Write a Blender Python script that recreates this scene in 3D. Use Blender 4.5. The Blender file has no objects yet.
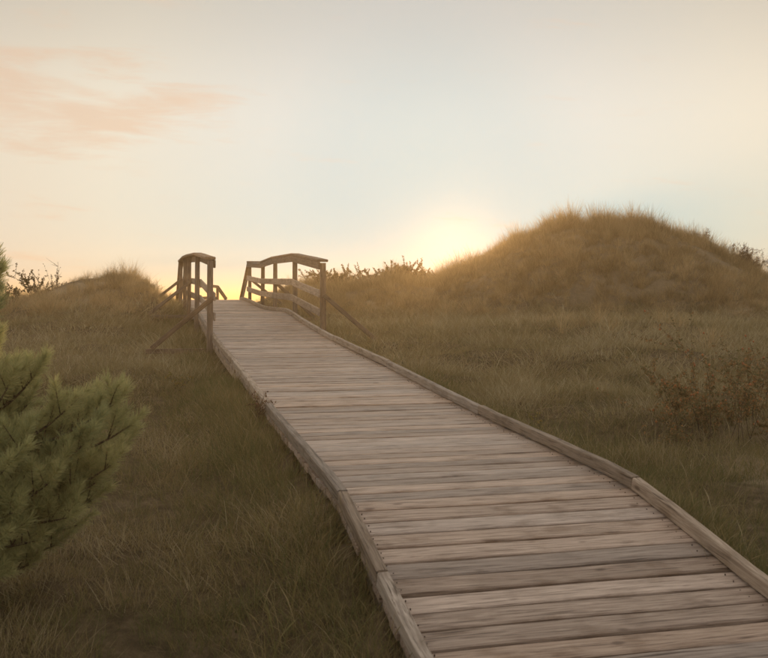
import bpy, math, random
import numpy as np
from mathutils import Vector, Matrix

random.seed(7)
rng = np.random.default_rng(11)
scene = bpy.context.scene
C = scene.collection

# ------------------------------------------------------------------ camera, sky, sun, exposure
EYE = 1.65                    # eye height over the low meadow, metres
F, Y0, XC = 950.0, 300.0, 384.0   # focal length in photo pixels, horizon row, centre column
cam_data = bpy.data.cameras.new('camera')
cam = bpy.data.objects.new('camera', cam_data)
C.objects.link(cam)
cam.location = (0, 0, EYE)
cam.rotation_euler = (math.radians(90), 0, 0)
cam_data.sensor_width = 36
cam_data.lens = F / 768 * 36
cam_data.shift_y = -(329 - Y0) / 768
cam_data.clip_start = 0.05
cam_data.clip_end = 5000
cam_data.dof.use_dof = True
cam_data.dof.focus_distance = 11
cam_data.dof.aperture_fstop = 6.3
scene.camera = cam

SUN_AZ = math.atan((455 - XC) / F)          # to the right of +Y
SUN_EL = math.radians(3.25)
SUN_DIR = Vector((math.sin(SUN_AZ) * math.cos(SUN_EL), math.cos(SUN_AZ) * math.cos(SUN_EL), math.sin(SUN_EL)))

world = bpy.data.worlds.new('World')
scene.world = world
world.use_nodes = True
wn, wl = world.node_tree.nodes, world.node_tree.links
wn.clear()


def N(tree, kind, **kw):
    n = tree.nodes.new(kind)
    for k, v in kw.items():
        setattr(n, k, v)
    return n


wt = world.node_tree
sky = N(wt, 'ShaderNodeTexSky', sky_type='NISHITA', sun_disc=False)
sky.sun_elevation = SUN_EL
sky.sun_rotation = SUN_AZ
sky.altitude = 0
sky.air_density = 1.0
sky.dust_density = 2.5
sky.ozone_density = 1.0
tc = N(wt, 'ShaderNodeTexCoord')
# thin high veil of cloud: whitest round the sun, warmer away from it
veil_c = Vector((0.045, 1, 0.135)).normalized()
dotn = N(wt, 'ShaderNodeVectorMath', operation='DOT_PRODUCT')
dotn.inputs[1].default_value = veil_c
wl.new(tc.outputs['Generated'], dotn.inputs[0])
acos = N(wt, 'ShaderNodeMath', operation='ARCCOSINE')
wl.new(dotn.outputs['Value'], acos.inputs[0])
ramp = N(wt, 'ShaderNodeValToRGB')
angn = N(wt, 'ShaderNodeMath', operation='DIVIDE')
angn.inputs[1].default_value = math.pi
wl.new(acos.outputs[0], angn.inputs[0])
wl.new(angn.outputs[0], ramp.inputs[0])


def set_ramp(r, stops, interp='EASE'):
    cr = r.color_ramp
    cr.interpolation = interp
    while len(cr.elements) > 1:
        cr.elements.remove(cr.elements[-1])
    cr.elements[0].position = stops[0][0]
    cr.elements[0].color = (*stops[0][1], 1)
    for p, c in stops[1:]:
        e = cr.elements.new(p)
        e.color = (*c, 1)


set_ramp(ramp, [(0.0, (0.61, 0.745, 0.76)), (0.03, (0.645, 0.75, 0.76)), (0.054, (0.77, 0.80, 0.765)), (0.104, (0.875, 0.825, 0.70)), (0.13, (0.86, 0.785, 0.65)),
                (0.18, (0.78, 0.72, 0.62)), (0.30, (0.74, 0.71, 0.65)), (1.0, (0.74, 0.74, 0.72))], 'LINEAR')


def wmath(op, a, b=None, c=None):
    n = N(wt, 'ShaderNodeMath', operation=op)
    for k, v in enumerate((a, b, c)):
        if v is None:
            continue
        if isinstance(v, (int, float)):
            n.inputs[k].default_value = v
        else:
            wl.new(v, n.inputs[k])
    return n.outputs[0]


# the air straight towards the sun is thick with haze in front; the sky behind it is dimmer there
dots = N(wt, 'ShaderNodeVectorMath', operation='DOT_PRODUCT')
dots.inputs[1].default_value = SUN_DIR
wl.new(tc.outputs['Generated'], dots.inputs[0])
sang = wmath('ARCCOSINE', wmath('MINIMUM', dots.outputs['Value'], 1.0))
# streaky cloud, thick to the left of the sun and scattered elsewhere
sep = N(wt, 'ShaderNodeSeparateXYZ')
wl.new(tc.outputs['Generated'], sep.inputs[0])
az = wmath('ARCTAN2', sep.outputs['X'], sep.outputs['Y'])
el = wmath('ARCSINE', sep.outputs['Z'])
comb = N(wt, 'ShaderNodeCombineXYZ')
wl.new(wmath('ADD', wmath('MULTIPLY', az, 5.0), wmath('MULTIPLY', el, 6.0)), comb.inputs['X'])
wl.new(wmath('MULTIPLY', el, 26.0), comb.inputs['Y'])
cn = N(wt, 'ShaderNodeTexNoise')
cn.inputs['Scale'].default_value = 1.5
cn.inputs['Detail'].default_value = 9
cn.inputs['Roughness'].default_value = 0.60
cn.inputs['Distortion'].default_value = 0.35
wl.new(comb.outputs[0], cn.inputs['Vector'])


def gauss2(a0, sa, e0, se):
    u = wmath('POWER', wmath('ABSOLUTE', wmath('DIVIDE', wmath('SUBTRACT', az, a0), sa)), 2.0)
    v = wmath('POWER', wmath('ABSOLUTE', wmath('DIVIDE', wmath('SUBTRACT', el, e0), se)), 2.0)
    return wmath('EXPONENT', wmath('MULTIPLY', wmath('ADD', u, v), -1.0))


g1_ = gauss2(-0.40, 0.21, 0.195, 0.055)
away = N(wt, 'ShaderNodeMapRange', interpolation_type='SMOOTHSTEP')
away.inputs['From Min'].default_value = 0.30
away.inputs['From Max'].default_value = 0.65
wl.new(sang, away.inputs['Value'])
region = wmath('MAXIMUM', wmath('MULTIPLY', g1_, 0.34), wmath('MULTIPLY', away.outputs[0], 0.16))
cl = N(wt, 'ShaderNodeMapRange', interpolation_type='SMOOTHSTEP')
cl.inputs['From Min'].default_value = 0.58
cl.inputs['From Max'].default_value = 0.84
wl.new(wmath('ADD', cn.outputs['Fac'], region), cl.inputs['Value'])
cfac = wmath('MULTIPLY', cl.outputs[0], 0.62)
high = N(wt, 'ShaderNodeMapRange', interpolation_type='SMOOTHSTEP')      # thin warm-grey veil higher up
high.inputs['From Min'].default_value = 0.17
high.inputs['From Max'].default_value = 0.33
wl.new(el, high.inputs['Value'])
hmix = N(wt, 'ShaderNodeMix', data_type='RGBA', blend_type='MULTIPLY')
hmix.inputs[7].default_value = (0.745, 0.75, 0.765, 1)
wl.new(high.outputs[0], hmix.inputs[0])
wl.new(ramp.outputs[0], hmix.inputs[6])
low = gauss2(SUN_AZ, 0.30, 0.0, 0.12)
dim = N(wt, 'ShaderNodeMix', data_type='RGBA', blend_type='MULTIPLY')
dim.inputs[7].default_value = (0.03, 0.70, 1.0, 1)
wl.new(low, dim.inputs[0])
wl.new(hmix.outputs[2], dim.inputs[6])
cmix = N(wt, 'ShaderNodeMix', data_type='RGBA')
cmix.inputs[7].default_value = (0.80, 0.575, 0.42, 1)
wl.new(cfac, cmix.inputs[0])
wl.new(dim.outputs[2], cmix.inputs[6])
bg_sky = N(wt, 'ShaderNodeBackground')
bg_sky.inputs['Strength'].default_value = 0.05
wl.new(sky.outputs[0], bg_sky.inputs['Color'])
bg_veil = N(wt, 'ShaderNodeBackground')
bg_veil.inputs['Strength'].default_value = 1.0
wl.new(cmix.outputs[2], bg_veil.inputs['Color'])
mixw = N(wt, 'ShaderNodeMixShader')
mixw.inputs[0].default_value = 0.93
wl.new(bg_sky.outputs[0], mixw.inputs[1])
wl.new(bg_veil.outputs[0], mixw.inputs[2])
wout = N(wt, 'ShaderNodeOutputWorld')
wl.new(mixw.outputs[0], wout.inputs['Surface'])

sun_data = bpy.data.lights.new('sun', 'SUN')
sun_data.energy = 3.4
sun_data.angle = math.radians(0.53)
sun_data.color = (1.0, 0.70, 0.40)
sun = bpy.data.objects.new('sun', sun_data)
C.objects.link(sun)
sun.rotation_euler = (-SUN_DIR).to_track_quat('-Z', 'Y').to_euler()

vs = scene.view_settings
vs.view_transform = 'Standard'
vs.look = 'None'
vs.exposure = 0.0
vs.gamma = 1.0
vs.use_curve_mapping = False
scene.cycles.use_denoising = True
scene.cycles.max_bounces = 10
scene.cycles.diffuse_bounces = 9
scene.cycles.transparent_max_bounces = 8
scene.cycles.volume_bounces = 0

# ------------------------------------------------------------------ helpers


def at(x, y, Z):
    """Photo pixel at depth Z (metres along +Y) to a world point."""
    return Vector(((x - XC) / F * Z, Z, EYE + (Y0 - y) / F * Z))


def mesh_obj(name, verts, faces, mat=None, parent=None, smooth=False):
    me = bpy.data.meshes.new(name)
    me.from_pydata([tuple(v) for v in verts], [], faces)
    me.validate()
    if smooth:
        me.polygons.foreach_set('use_smooth', [True] * len(me.polygons))
    me.update()
    if mat:
        me.materials.append(mat)
    o = bpy.data.objects.new(name, me)
    C.objects.link(o)
    if parent:
        o.parent = parent
    return o


def empty(name, loc, label, cat, group=None):
    o = bpy.data.objects.new(name, None)
    o.empty_display_size = 0.2
    C.objects.link(o)
    o.location = loc
    o['label'] = label
    o['category'] = cat
    if group:
        o['group'] = group
    return o


class MB:
    """Collects shapes for one mesh."""

    def __init__(self):
        self.v, self.f = [], []

    def add(self, v, f):
        b = len(self.v)
        self.v += [Vector(p) for p in v]
        self.f += [tuple(i + b for i in q) for q in f]

    def tube(self, pts, radii, n=6, cap=True):
        pts = [Vector(p) for p in pts]
        rings = []
        up = Vector((0.13, 0.21, 1)).normalized()
        for i, p in enumerate(pts):
            d = (pts[min(i + 1, len(pts) - 1)] - pts[max(i - 1, 0)]).normalized()
            a = d.cross(up)
            if a.length < 1e-3:
                a = d.cross(Vector((1, 0, 0)))
            a.normalize()
            b = a.cross(d)
            rings.append([p + (a * math.cos(t) + b * math.sin(t)) * radii[i]
                          for t in [2 * math.pi * k / n for k in range(n)]])
        v = [q for r in rings for q in r]
        f = []
        for i in range(len(pts) - 1):
            for k in range(n):
                f.append((i * n + k, i * n + (k + 1) % n, (i + 1) * n + (k + 1) % n, (i + 1) * n + k))
        if cap:
            f.append(tuple(range(n))[::-1])
            f.append(tuple((len(pts) - 1) * n + k for k in range(n)))
        self.add(v, f)

    def timber(self, pts, w, h, up=Vector((0, 0, 1)), ch=0.008, jit=0.0):
        """A sawn timber with chamfered arrises swept along pts; w across, h along up; pts is the centre line."""
        pts = [Vector(p) for p in pts]
        a, b, c = w / 2, h / 2, ch
        prof = [(-a, -b + c), (-a + c, -b), (a - c, -b), (a, -b + c), (a, b - c), (a - c, b), (-a + c, b), (-a, b - c)]
        v, f, n = [], [], 8
        for i, p in enumerate(pts):
            d = (pts[min(i + 1, len(pts) - 1)] - pts[max(i - 1, 0)]).normalized()
            s = d.cross(up).normalized()
            u = s.cross(d).normalized()
            for (x, y) in prof:
                v.append(p + s * (x + random.uniform(-jit, jit)) + u * (y + random.uniform(-jit, jit)))
        for i in range(len(pts) - 1):
            for k in range(n):
                f.append((i * n + k, i * n + (k + 1) % n, (i + 1) * n + (k + 1) % n, (i + 1) * n + k))
        f.append(tuple(range(n))[::-1])
        f.append(tuple((len(pts) - 1) * n + k for k in range(n)))
        self.add(v, f)

    def build(self, name, mat, parent=None, smooth=False, origin=None):
        v = self.v
        if origin is not None:
            v = [p - Vector(origin) for p in v]
        o = mesh_obj(name, v, self.f, mat, parent, smooth)
        if origin is not None:
            o.location = origin
        return o


def lerp_pts(a, b, n):
    a, b = Vector(a), Vector(b)
    return [a.lerp(b, i / n) for i in range(n + 1)]


# ------------------------------------------------------------------ materials
def new_mat(name):
    m = bpy.data.materials.new(name)
    m.use_nodes = True
    m.node_tree.nodes.clear()
    return m, m.node_tree


def wood_mat(name, c_dark, c_mid, c_light, axis='X', rough=0.72):
    m, t = new_mat(name)
    L = t.links
    tc = N(t, 'ShaderNodeTexCoord')
    oi = N(t, 'ShaderNodeObjectInfo')
    off = N(t, 'ShaderNodeVectorMath', operation='SCALE')
    off.inputs[0].default_value = (13.7, 7.3, 31.1)
    L.new(oi.outputs['Random'], off.inputs['Scale'])
    addv = N(t, 'ShaderNodeVectorMath', operation='ADD')
    L.new(tc.outputs['Object'], addv.inputs[0])
    L.new(off.outputs[0], addv.inputs[1])
    sc = {'X': (2.6, 48, 48), 'Y': (48, 2.6, 48), 'Z': (48, 48, 2.6)}[axis]
    mp = N(t, 'ShaderNodeMapping')
    mp.inputs['Scale'].default_value = sc
    L.new(addv.outputs[0], mp.inputs['Vector'])
    grain = N(t, 'ShaderNodeTexNoise')
    grain.inputs['Scale'].default_value = 1.6
    grain.inputs['Detail'].default_value = 6
    grain.inputs['Roughness'].default_value = 0.65
    grain.inputs['Distortion'].default_value = 0.6
    L.new(mp.outputs[0], grain.inputs['Vector'])
    r = N(t, 'ShaderNodeValToRGB')
    set_ramp(r, [(0.28, c_dark), (0.47, c_mid), (0.72, c_light)], 'LINEAR')
    L.new(grain.outputs['Fac'], r.inputs[0])
    # broad stains and worn patches
    mp2 = N(t, 'ShaderNodeMapping')
    mp2.inputs['Scale'].default_value = {'X': (1.6, 3, 3), 'Y': (3, 1.6, 3), 'Z': (3, 3, 1.6)}[axis]
    L.new(addv.outputs[0], mp2.inputs['Vector'])
    st = N(t, 'ShaderNodeTexNoise')
    st.inputs['Scale'].default_value = 3.0
    st.inputs['Detail'].default_value = 5
    L.new(mp2.outputs[0], st.inputs['Vector'])
    r2 = N(t, 'ShaderNodeValToRGB')
    set_ramp(r2, [(0.32, (0.74, 0.70, 0.66)), (0.45, (1, 1, 1)), (0.66, (1.12, 1.12, 1.13))], 'LINEAR')
    L.new(st.outputs['Fac'], r2.inputs[0])
    mul = N(t, 'ShaderNodeMix', data_type='RGBA', blend_type='MULTIPLY')
    mul.inputs[0].default_value = 1
    L.new(r.outputs[0], mul.inputs[6])
    L.new(r2.outputs[0], mul.inputs[7])
    # per-timber tone
    hv = N(t, 'ShaderNodeMapRange')
    hv.inputs['To Min'].default_value = 0.70
    hv.inputs['To Max'].default_value = 1.22
    L.new(oi.outputs['Random'], hv.inputs['Value'])
    hsv = N(t, 'ShaderNodeHueSaturation')
    L.new(hv.outputs[0], hsv.inputs['Value'])
    sv = N(t, 'ShaderNodeMath', operation='FRACT')
    sm = N(t, 'ShaderNodeMath', operation='MULTIPLY')
    sm.inputs[1].default_value = 17.31
    L.new(oi.outputs['Random'], sm.inputs[0])
    L.new(sm.outputs[0], sv.inputs[0])
    svr = N(t, 'ShaderNodeMapRange')
    svr.inputs['To Min'].default_value = 0.80
    svr.inputs['To Max'].default_value = 1.2
    L.new(sv.outputs[0], svr.inputs['Value'])
    L.new(svr.outputs[0], hsv.inputs['Saturation'])
    L.new(mul.outputs[2], hsv.inputs['Color'])
    # knots
    mpk = N(t, 'ShaderNodeMapping')
    mpk.inputs['Scale'].default_value = {'X': (2.4, 6, 6), 'Y': (6, 2.4, 6), 'Z': (6, 6, 2.4)}[axis]
    L.new(addv.outputs[0], mpk.inputs['Vector'])
    vo = N(t, 'ShaderNodeTexVoronoi')
    vo.inputs['Scale'].default_value = 1.0
    L.new(mpk.outputs[0], vo.inputs['Vector'])
    kr = N(t, 'ShaderNodeValToRGB')
    set_ramp(kr, [(0.04, (0.35, 0.3, 0.27)), (0.11, (1, 1, 1))], 'EASE')
    L.new(vo.outputs['Distance'], kr.inputs[0])
    mk = N(t, 'ShaderNodeMix', data_type='RGBA', blend_type='MULTIPLY')
    mk.inputs[0].default_value = 0.8
    L.new(hsv.outputs[0], mk.inputs[6])
    L.new(kr.outputs[0], mk.inputs[7])
    # drying cracks along the grain
    mpc = N(t, 'ShaderNodeMapping')
    mpc.inputs['Scale'].default_value = {'X': (2.2, 75, 75), 'Y': (75, 2.2, 75), 'Z': (75, 75, 2.2)}[axis]
    L.new(addv.outputs[0], mpc.inputs['Vector'])
    ck = N(t, 'ShaderNodeTexNoise')
    ck.inputs['Scale'].default_value = 1.0
    ck.inputs['Detail'].default_value = 3
    ck.inputs['Distortion'].default_value = 0.3
    L.new(mpc.outputs[0], ck.inputs['Vector'])
    ckr = N(t, 'ShaderNodeValToRGB')
    set_ramp(ckr, [(0.30, (0.30, 0.26, 0.23)), (0.40, (1, 1, 1))], 'LINEAR')
    L.new(ck.outputs['Fac'], ckr.inputs[0])
    mc = N(t, 'ShaderNodeMix', data_type='RGBA', blend_type='MULTIPLY')
    mc.inputs[0].default_value = 0.9
    L.new(mk.outputs[2], mc.inputs[6])
    L.new(ckr.outputs[0], mc.inputs[7])
    bsdf = N(t, 'ShaderNodeBsdfPrincipled')
    L.new(mc.outputs[2], bsdf.inputs['Base Color'])
    bsdf.inputs['Roughness'].default_value = rough
    bsdf.inputs['Specular IOR Level'].default_value = 0.4
    bp = N(t, 'ShaderNodeBump')
    bp.inputs['Strength'].default_value = 0.55
    bp.inputs['Distance'].default_value = 0.006
    L.new(grain.outputs['Fac'], bp.inputs['Height'])
    L.new(bp.outputs[0], bsdf.inputs['Normal'])
    out = N(t, 'ShaderNodeOutputMaterial')
    L.new(bsdf.outputs[0], out.inputs['Surface'])
    return m


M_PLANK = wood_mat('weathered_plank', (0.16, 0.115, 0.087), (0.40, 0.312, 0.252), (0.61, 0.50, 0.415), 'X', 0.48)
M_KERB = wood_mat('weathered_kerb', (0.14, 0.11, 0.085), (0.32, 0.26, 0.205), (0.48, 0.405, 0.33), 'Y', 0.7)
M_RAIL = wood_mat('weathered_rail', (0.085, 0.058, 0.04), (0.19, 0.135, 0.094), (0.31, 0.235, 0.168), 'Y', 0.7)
M_BOARD_LIT = wood_mat('weathered_rail_board_lit', (0.14, 0.105, 0.078), (0.33, 0.262, 0.20), (0.48, 0.40, 0.32), 'Y', 0.65)  # paler rail wood: sky light on the inner faces is put into the colour
M_POST = wood_mat('weathered_post', (0.08, 0.055, 0.038), (0.18, 0.13, 0.095), (0.27, 0.21, 0.16), 'Z', 0.7)


def leaf_mat(name, cols, transl=0.4, attr=None, rough=0.6):
    """Blade or leaf material: colour chosen by an instance attribute or per-face random attribute."""
    m, t = new_mat(name)
    L = t.links
    if attr == 'INST':
        a = N(t, 'ShaderNodeAttribute', attribute_type='INSTANCER', attribute_name='tint')
        b = N(t, 'ShaderNodeAttribute', attribute_type='GEOMETRY', attribute_name='blade')
        mx = N(t, 'ShaderNodeMath', operation='MULTIPLY_ADD')
        mx.inputs[1].default_value = 0.45
        L.new(b.outputs['Fac'], mx.inputs[0])
        sc = N(t, 'ShaderNodeMath', operation='MULTIPLY')
        sc.inputs[1].default_value = 0.62
        L.new(a.outputs['Fac'], sc.inputs[0])
        L.new(sc.outputs[0], mx.inputs[2])
        fac = mx.outputs[0]
    else:
        b = N(t, 'ShaderNodeAttribute', attribute_type='GEOMETRY', attribute_name='blade')
        fac = b.outputs['Fac']
    r = N(t, 'ShaderNodeValToRGB')
    set_ramp(r, cols, 'LINEAR')
    L.new(fac, r.inputs[0])
    d = N(t, 'ShaderNodeBsdfPrincipled')
    d.inputs['Roughness'].default_value = rough
    d.inputs['Specular IOR Level'].default_value = 0.25
    L.new(r.outputs[0], d.inputs['Base Color'])
    tr = N(t, 'ShaderNodeBsdfTranslucent')
    L.new(r.outputs[0], tr.inputs['Color'])
    mixs = N(t, 'ShaderNodeMixShader')
    mixs.inputs[0].default_value = transl
    L.new(d.outputs[0], mixs.inputs[1])
    L.new(tr.outputs[0], mixs.inputs[2])
    out = N(t, 'ShaderNodeOutputMaterial')
    L.new(mixs.outputs[0], out.inputs['Surface'])
    return m


M_MEADOW = leaf_mat('meadow_blades', [(0.0, (0.065, 0.092, 0.027)), (0.3, (0.165, 0.168, 0.062)), (0.55, (0.285, 0.225, 0.10)),
                                      (0.8, (0.41, 0.335, 0.19)), (1.0, (0.58, 0.51, 0.34))], 0.38, 'INST')
M_DUNE = leaf_mat('dune_blades', [(0.0, (0.15, 0.12, 0.054)), (0.3, (0.38, 0.275, 0.135)), (0.6, (0.57, 0.425, 0.23)),
                                  (1.0, (0.70, 0.56, 0.34))], 0.45, 'INST')


def bark_mat(name, c0, c1):
    m, t = new_mat(name)
    L = t.links
    tc = N(t, 'ShaderNodeTexCoord')
    nz = N(t, 'ShaderNodeTexNoise')
    nz.inputs['Scale'].default_value = 40
    nz.inputs['Detail'].default_value = 4
    L.new(tc.outputs['Object'], nz.inputs['Vector'])
    r = N(t, 'ShaderNodeValToRGB')
    set_ramp(r, [(0.3, c0), (0.7, c1)], 'LINEAR')
    L.new(nz.outputs['Fac'], r.inputs[0])
    b = N(t, 'ShaderNodeBsdfPrincipled')
    b.inputs['Roughness'].default_value = 0.9
    L.new(r.outputs[0], b.inputs['Base Color'])
    out = N(t, 'ShaderNodeOutputMaterial')
    L.new(b.outputs[0], out.inputs['Surface'])
    return m


M_BARK = bark_mat('bark', (0.045, 0.032, 0.022), (0.12, 0.085, 0.06))
M_TWIG = bark_mat('twig', (0.05, 0.033, 0.022), (0.11, 0.075, 0.05))

# ground: thatch, soil and sand
M_GROUND, gt = new_mat('thatch_and_sand')
GL = gt.links
gtc = N(gt, 'ShaderNodeTexCoord')
g1 = N(gt, 'ShaderNodeTexNoise')
g1.inputs['Scale'].default_value = 9
g1.inputs['Detail'].default_value = 8
g1.inputs['Roughness'].default_value = 0.7
GL.new(gtc.outputs['Object'], g1.inputs['Vector'])
gr = N(gt, 'ShaderNodeValToRGB')
set_ramp(gr, [(0.3, (0.055, 0.043, 0.026)), (0.5, (0.12, 0.09, 0.052)), (0.7, (0.22, 0.165, 0.10))], 'LINEAR')
GL.new(g1.outputs['Fac'], gr.inputs[0])
g2 = N(gt, 'ShaderNodeTexNoise')
g2.inputs['Scale'].default_value = 0.45
g2.inputs['Detail'].default_value = 6
GL.new(gtc.outputs['Object'], g2.inputs['Vector'])
g2r = N(gt, 'ShaderNodeValToRGB')
set_ramp(g2r, [(0.57, (0, 0, 0)), (0.68, (1, 1, 1))])
GL.new(g2.outputs['Fac'], g2r.inputs[0])
gm = N(gt, 'ShaderNodeMix', data_type='RGBA')
gm.inputs[7].default_value = (0.34, 0.265, 0.175, 1)
gsep = N(gt, 'ShaderNodeSeparateXYZ')                      # the dunes rise out of the meadow as bare sand
GL.new(gtc.outputs['Object'], gsep.inputs[0])
gzr = N(gt, 'ShaderNodeMapRange')
gzr.inputs['From Min'].default_value = 1.25
gzr.inputs['From Max'].default_value = 2.0
gzr.inputs['To Max'].default_value = 0.42
GL.new(gsep.outputs['Z'], gzr.inputs['Value'])
gmx = N(gt, 'ShaderNodeMath', operation='MAXIMUM')
GL.new(g2r.outputs[0], gmx.inputs[0])
GL.new(gzr.outputs[0], gmx.inputs[1])
GL.new(gmx.outputs[0], gm.inputs[0])
GL.new(gr.outputs[0], gm.inputs[6])
gb = N(gt, 'ShaderNodeBsdfPrincipled')
gb.inputs['Roughness'].default_value = 0.95
gb.inputs['Specular IOR Level'].default_value = 0.1
GL.new(gm.outputs[2], gb.inputs['Base Color'])
gbp = N(gt, 'ShaderNodeBump')
gbp.inputs['Strength'].default_value = 0.8
gbp.inputs['Distance'].default_value = 0.05
GL.new(g1.outputs['Fac'], gbp.inputs['Height'])
GL.new(gbp.outputs[0], gb.inputs['Normal'])
go_ = N(gt, 'ShaderNodeOutputMaterial')
GL.new(gb.outputs[0], go_.inputs['Surface'])

# ------------------------------------------------------------------ terrain
# deck profile: (depth, kerb-top height against the eye)
PROF = np.array([(-3, -1.52), (2.4, -1.52), (3.4, -1.46), (4.26, -1.29), (4.6, -1.21), (5.0, -1.12), (5.32, -1.05), (5.62, -1.02),
                 (6.12, -0.997), (6.77, -0.967), (7.57, -0.93), (8.51, -0.875), (9.64, -0.80), (11.2, -0.70), (13.07, -0.605),
                 (14.4, -0.52), (15.8, -0.415), (17.2, -0.30), (18.0, -0.215), (18.8, -0.165), (20.3, -0.16), (21.9, -0.15),
                 (23.2, -0.09), (24.5, -0.015), (25.8, 0.05), (26.8, 0.085), (27.6, 0.07)])
KERB_H = 0.075
HEAD = math.radians(-14.4)
FWD = Vector((math.sin(HEAD), math.cos(HEAD), 0))
RIGHT = Vector((math.cos(HEAD), -math.sin(HEAD), 0))
P0 = Vector((0.64, 5.32, 0))
HALF = 0.85


def deck_z(Z):
    return EYE + np.interp(Z, PROF[:, 0], PROF[:, 1]) - KERB_H


def deck_pt(s, lat=0.0, dz=0.0):
    c = P0 + FWD * s
    p = c + RIGHT * lat
    return Vector((p.x, p.y, float(deck_z(c.y)) + dz))


def s_of_Z(Z):
    return (Z - P0.y) / FWD.y


def vnoise(x, y, seed):
    """Smooth value noise, vectorised."""
    xi, yi = np.floor(x).astype(np.int64), np.floor(y).astype(np.int64)
    fx, fy = x - xi, y - yi
    fx, fy = fx * fx * (3 - 2 * fx), fy * fy * (3 - 2 * fy)

    def h(a, b):
        n = (a * 374761393 + b * 668265263 + seed * 974634533) & 0x7fffffff
        n = ((n ^ (n >> 13)) * 1274126177) & 0x7fffffff
        n = n ^ (n >> 16)
        return (n & 0xffff) / 65535.0
    return ((h(xi, yi) * (1 - fx) + h(xi + 1, yi) * fx) * (1 - fy) +
            (h(xi, yi + 1) * (1 - fx) + h(xi + 1, yi + 1) * fx) * fy)


def smooth_interp(x, xs, ys):
    d = (xs[-1] - xs[0]) * 0.008
    return sum(np.interp(x + k * d, xs, ys) for k in (-2, -1, 0, 1, 2)) / 5


BASE = np.array([(-60, -1.68), (0, -1.66), (3.8, -1.62), (5.3, -1.42), (7, -1.33), (9, -1.22), (12, -1.0), (15, -0.76), (18, -0.62), (22, -0.62),
                 (27, -0.68), (60, -1.2)])
ZL, ZR = 23.0, 30.0
RL = np.array([(-420, 296), (-300, 288), (-200, 292), (-100, 302), (0, 303), (45, 302), (56, 297), (72, 288), (90, 283), (112, 282), (140, 281), (156, 284), (167, 289), (177, 297), (186, 308),
               (194, 316), (204, 322), (240, 326)], float)
RR = np.array([(180, 322), (225, 314), (245, 306), (270, 297), (300, 289), (330, 284), (355, 288), (380, 283), (400, 281), (420, 283), (440, 280), (460, 273),
               (480, 260), (500, 248), (520, 238), (540, 230), (565, 225), (605, 225), (640, 228), (662, 233), (690, 247), (720, 265), (750, 279),
               (780, 290), (830, 292), (900, 280), (1000, 284), (1200, 292)], float)
LX, LZ = (RL[:, 0] - XC) / F * ZL, (Y0 - RL[:, 1]) / F * ZL
RX, RZ = (RR[:, 0] - XC) / F * ZR, (Y0 - RR[:, 1]) / F * ZR


def bell(u):
    u = np.clip(np.abs(u), 0, 1)
    return 0.5 + 0.5 * np.cos(np.pi * u)


def height(X, Z):
    X, Z = np.asarray(X, float), np.asarray(Z, float)
    b = sum(np.interp(Z + k, BASE[:, 0], BASE[:, 1]) for k in (-1, -0.5, 0, 0.5, 1)) / 5
    ampL = np.maximum(smooth_interp(X, LX, LZ) + 0.62, 0)
    ampR = np.maximum(smooth_interp(X, RX, RZ) + 0.70, 0)
    hl = ampL * bell((Z - ZL) / np.where(Z < ZL, 6.5, 10))
    zc = ZR + 0.4 * np.sin(X * 0.5)
    hr = ampR * bell((Z - zc) / np.where(Z < zc, 7.0, 11)) ** 0.9
    n = (vnoise(X * 0.5, Z * 0.5, 1) - 0.5) * 0.22 + (vnoise(X * 1.3, Z * 1.3, 2) - 0.5) * 0.13 + (vnoise(X * 3.1, Z * 3.1, 5) - 0.5) * 0.06
    lat = (X - P0.x) * RIGHT.x + (Z - P0.y) * RIGHT.y
    n = n * np.clip((np.abs(lat) - 0.9) / 1.5, 0.15, 1) * np.clip(Z / 2, 0.3, 1)
    h = b + np.maximum(hl, hr) + 0.35 * np.minimum(hl, hr) + n
    h = h + 0.24 * np.exp(-((X - 3.9) / 2.6) ** 2 - ((Z - 17) / 1.8) ** 2)
    # stay under the deck and open a trough for the descent beyond the crest
    s = (X - P0.x) * FWD.x + (Z - P0.y) * FWD.y
    Zc = P0.y + s * FWD.y
    dk = np.where(Zc < 27.2, np.interp(Zc, PROF[:, 0], PROF[:, 1]) - KERB_H - 0.085, 0.085 - 0.30 - (Zc - 27.2) * 0.42)
    lim = dk + np.clip(np.abs(lat) - 1.0, 0, 0.45) * 0.4 + np.clip(np.abs(lat) - 1.45, 0, 50) * 1.3
    h = np.where(Z > -2.5, np.minimum(h, lim), h)
    berm = dk + 0.035 - np.clip(np.abs(lat) - 0.93, 0, 50) * 0.45 - np.clip((Zc - 10.5) / 2.5, 0, 1) * 0.5
    h = np.where((Zc > 2.6) & (Zc < 14) & (np.abs(lat) > 0.88), np.maximum(h, berm), h)
    h = np.maximum(h, -2.6)
    return h + EYE


def hz(x, z):
    return float(height(np.array([x]), np.array([z]))[0])


# one sheet: fine near the camera, coarse to the horizon
def axis_coords(lo, hi, step, far, grow=1.28):
    a = list(np.arange(lo, hi + 1e-6, step))
    d, x = step, hi
    while x < far:
        d *= grow
        x += d
        a.append(x)
    d, x = step, lo
    while x > -far:
        d *= grow
        x -= d
        a.insert(0, x)
    return np.array(a)


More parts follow.
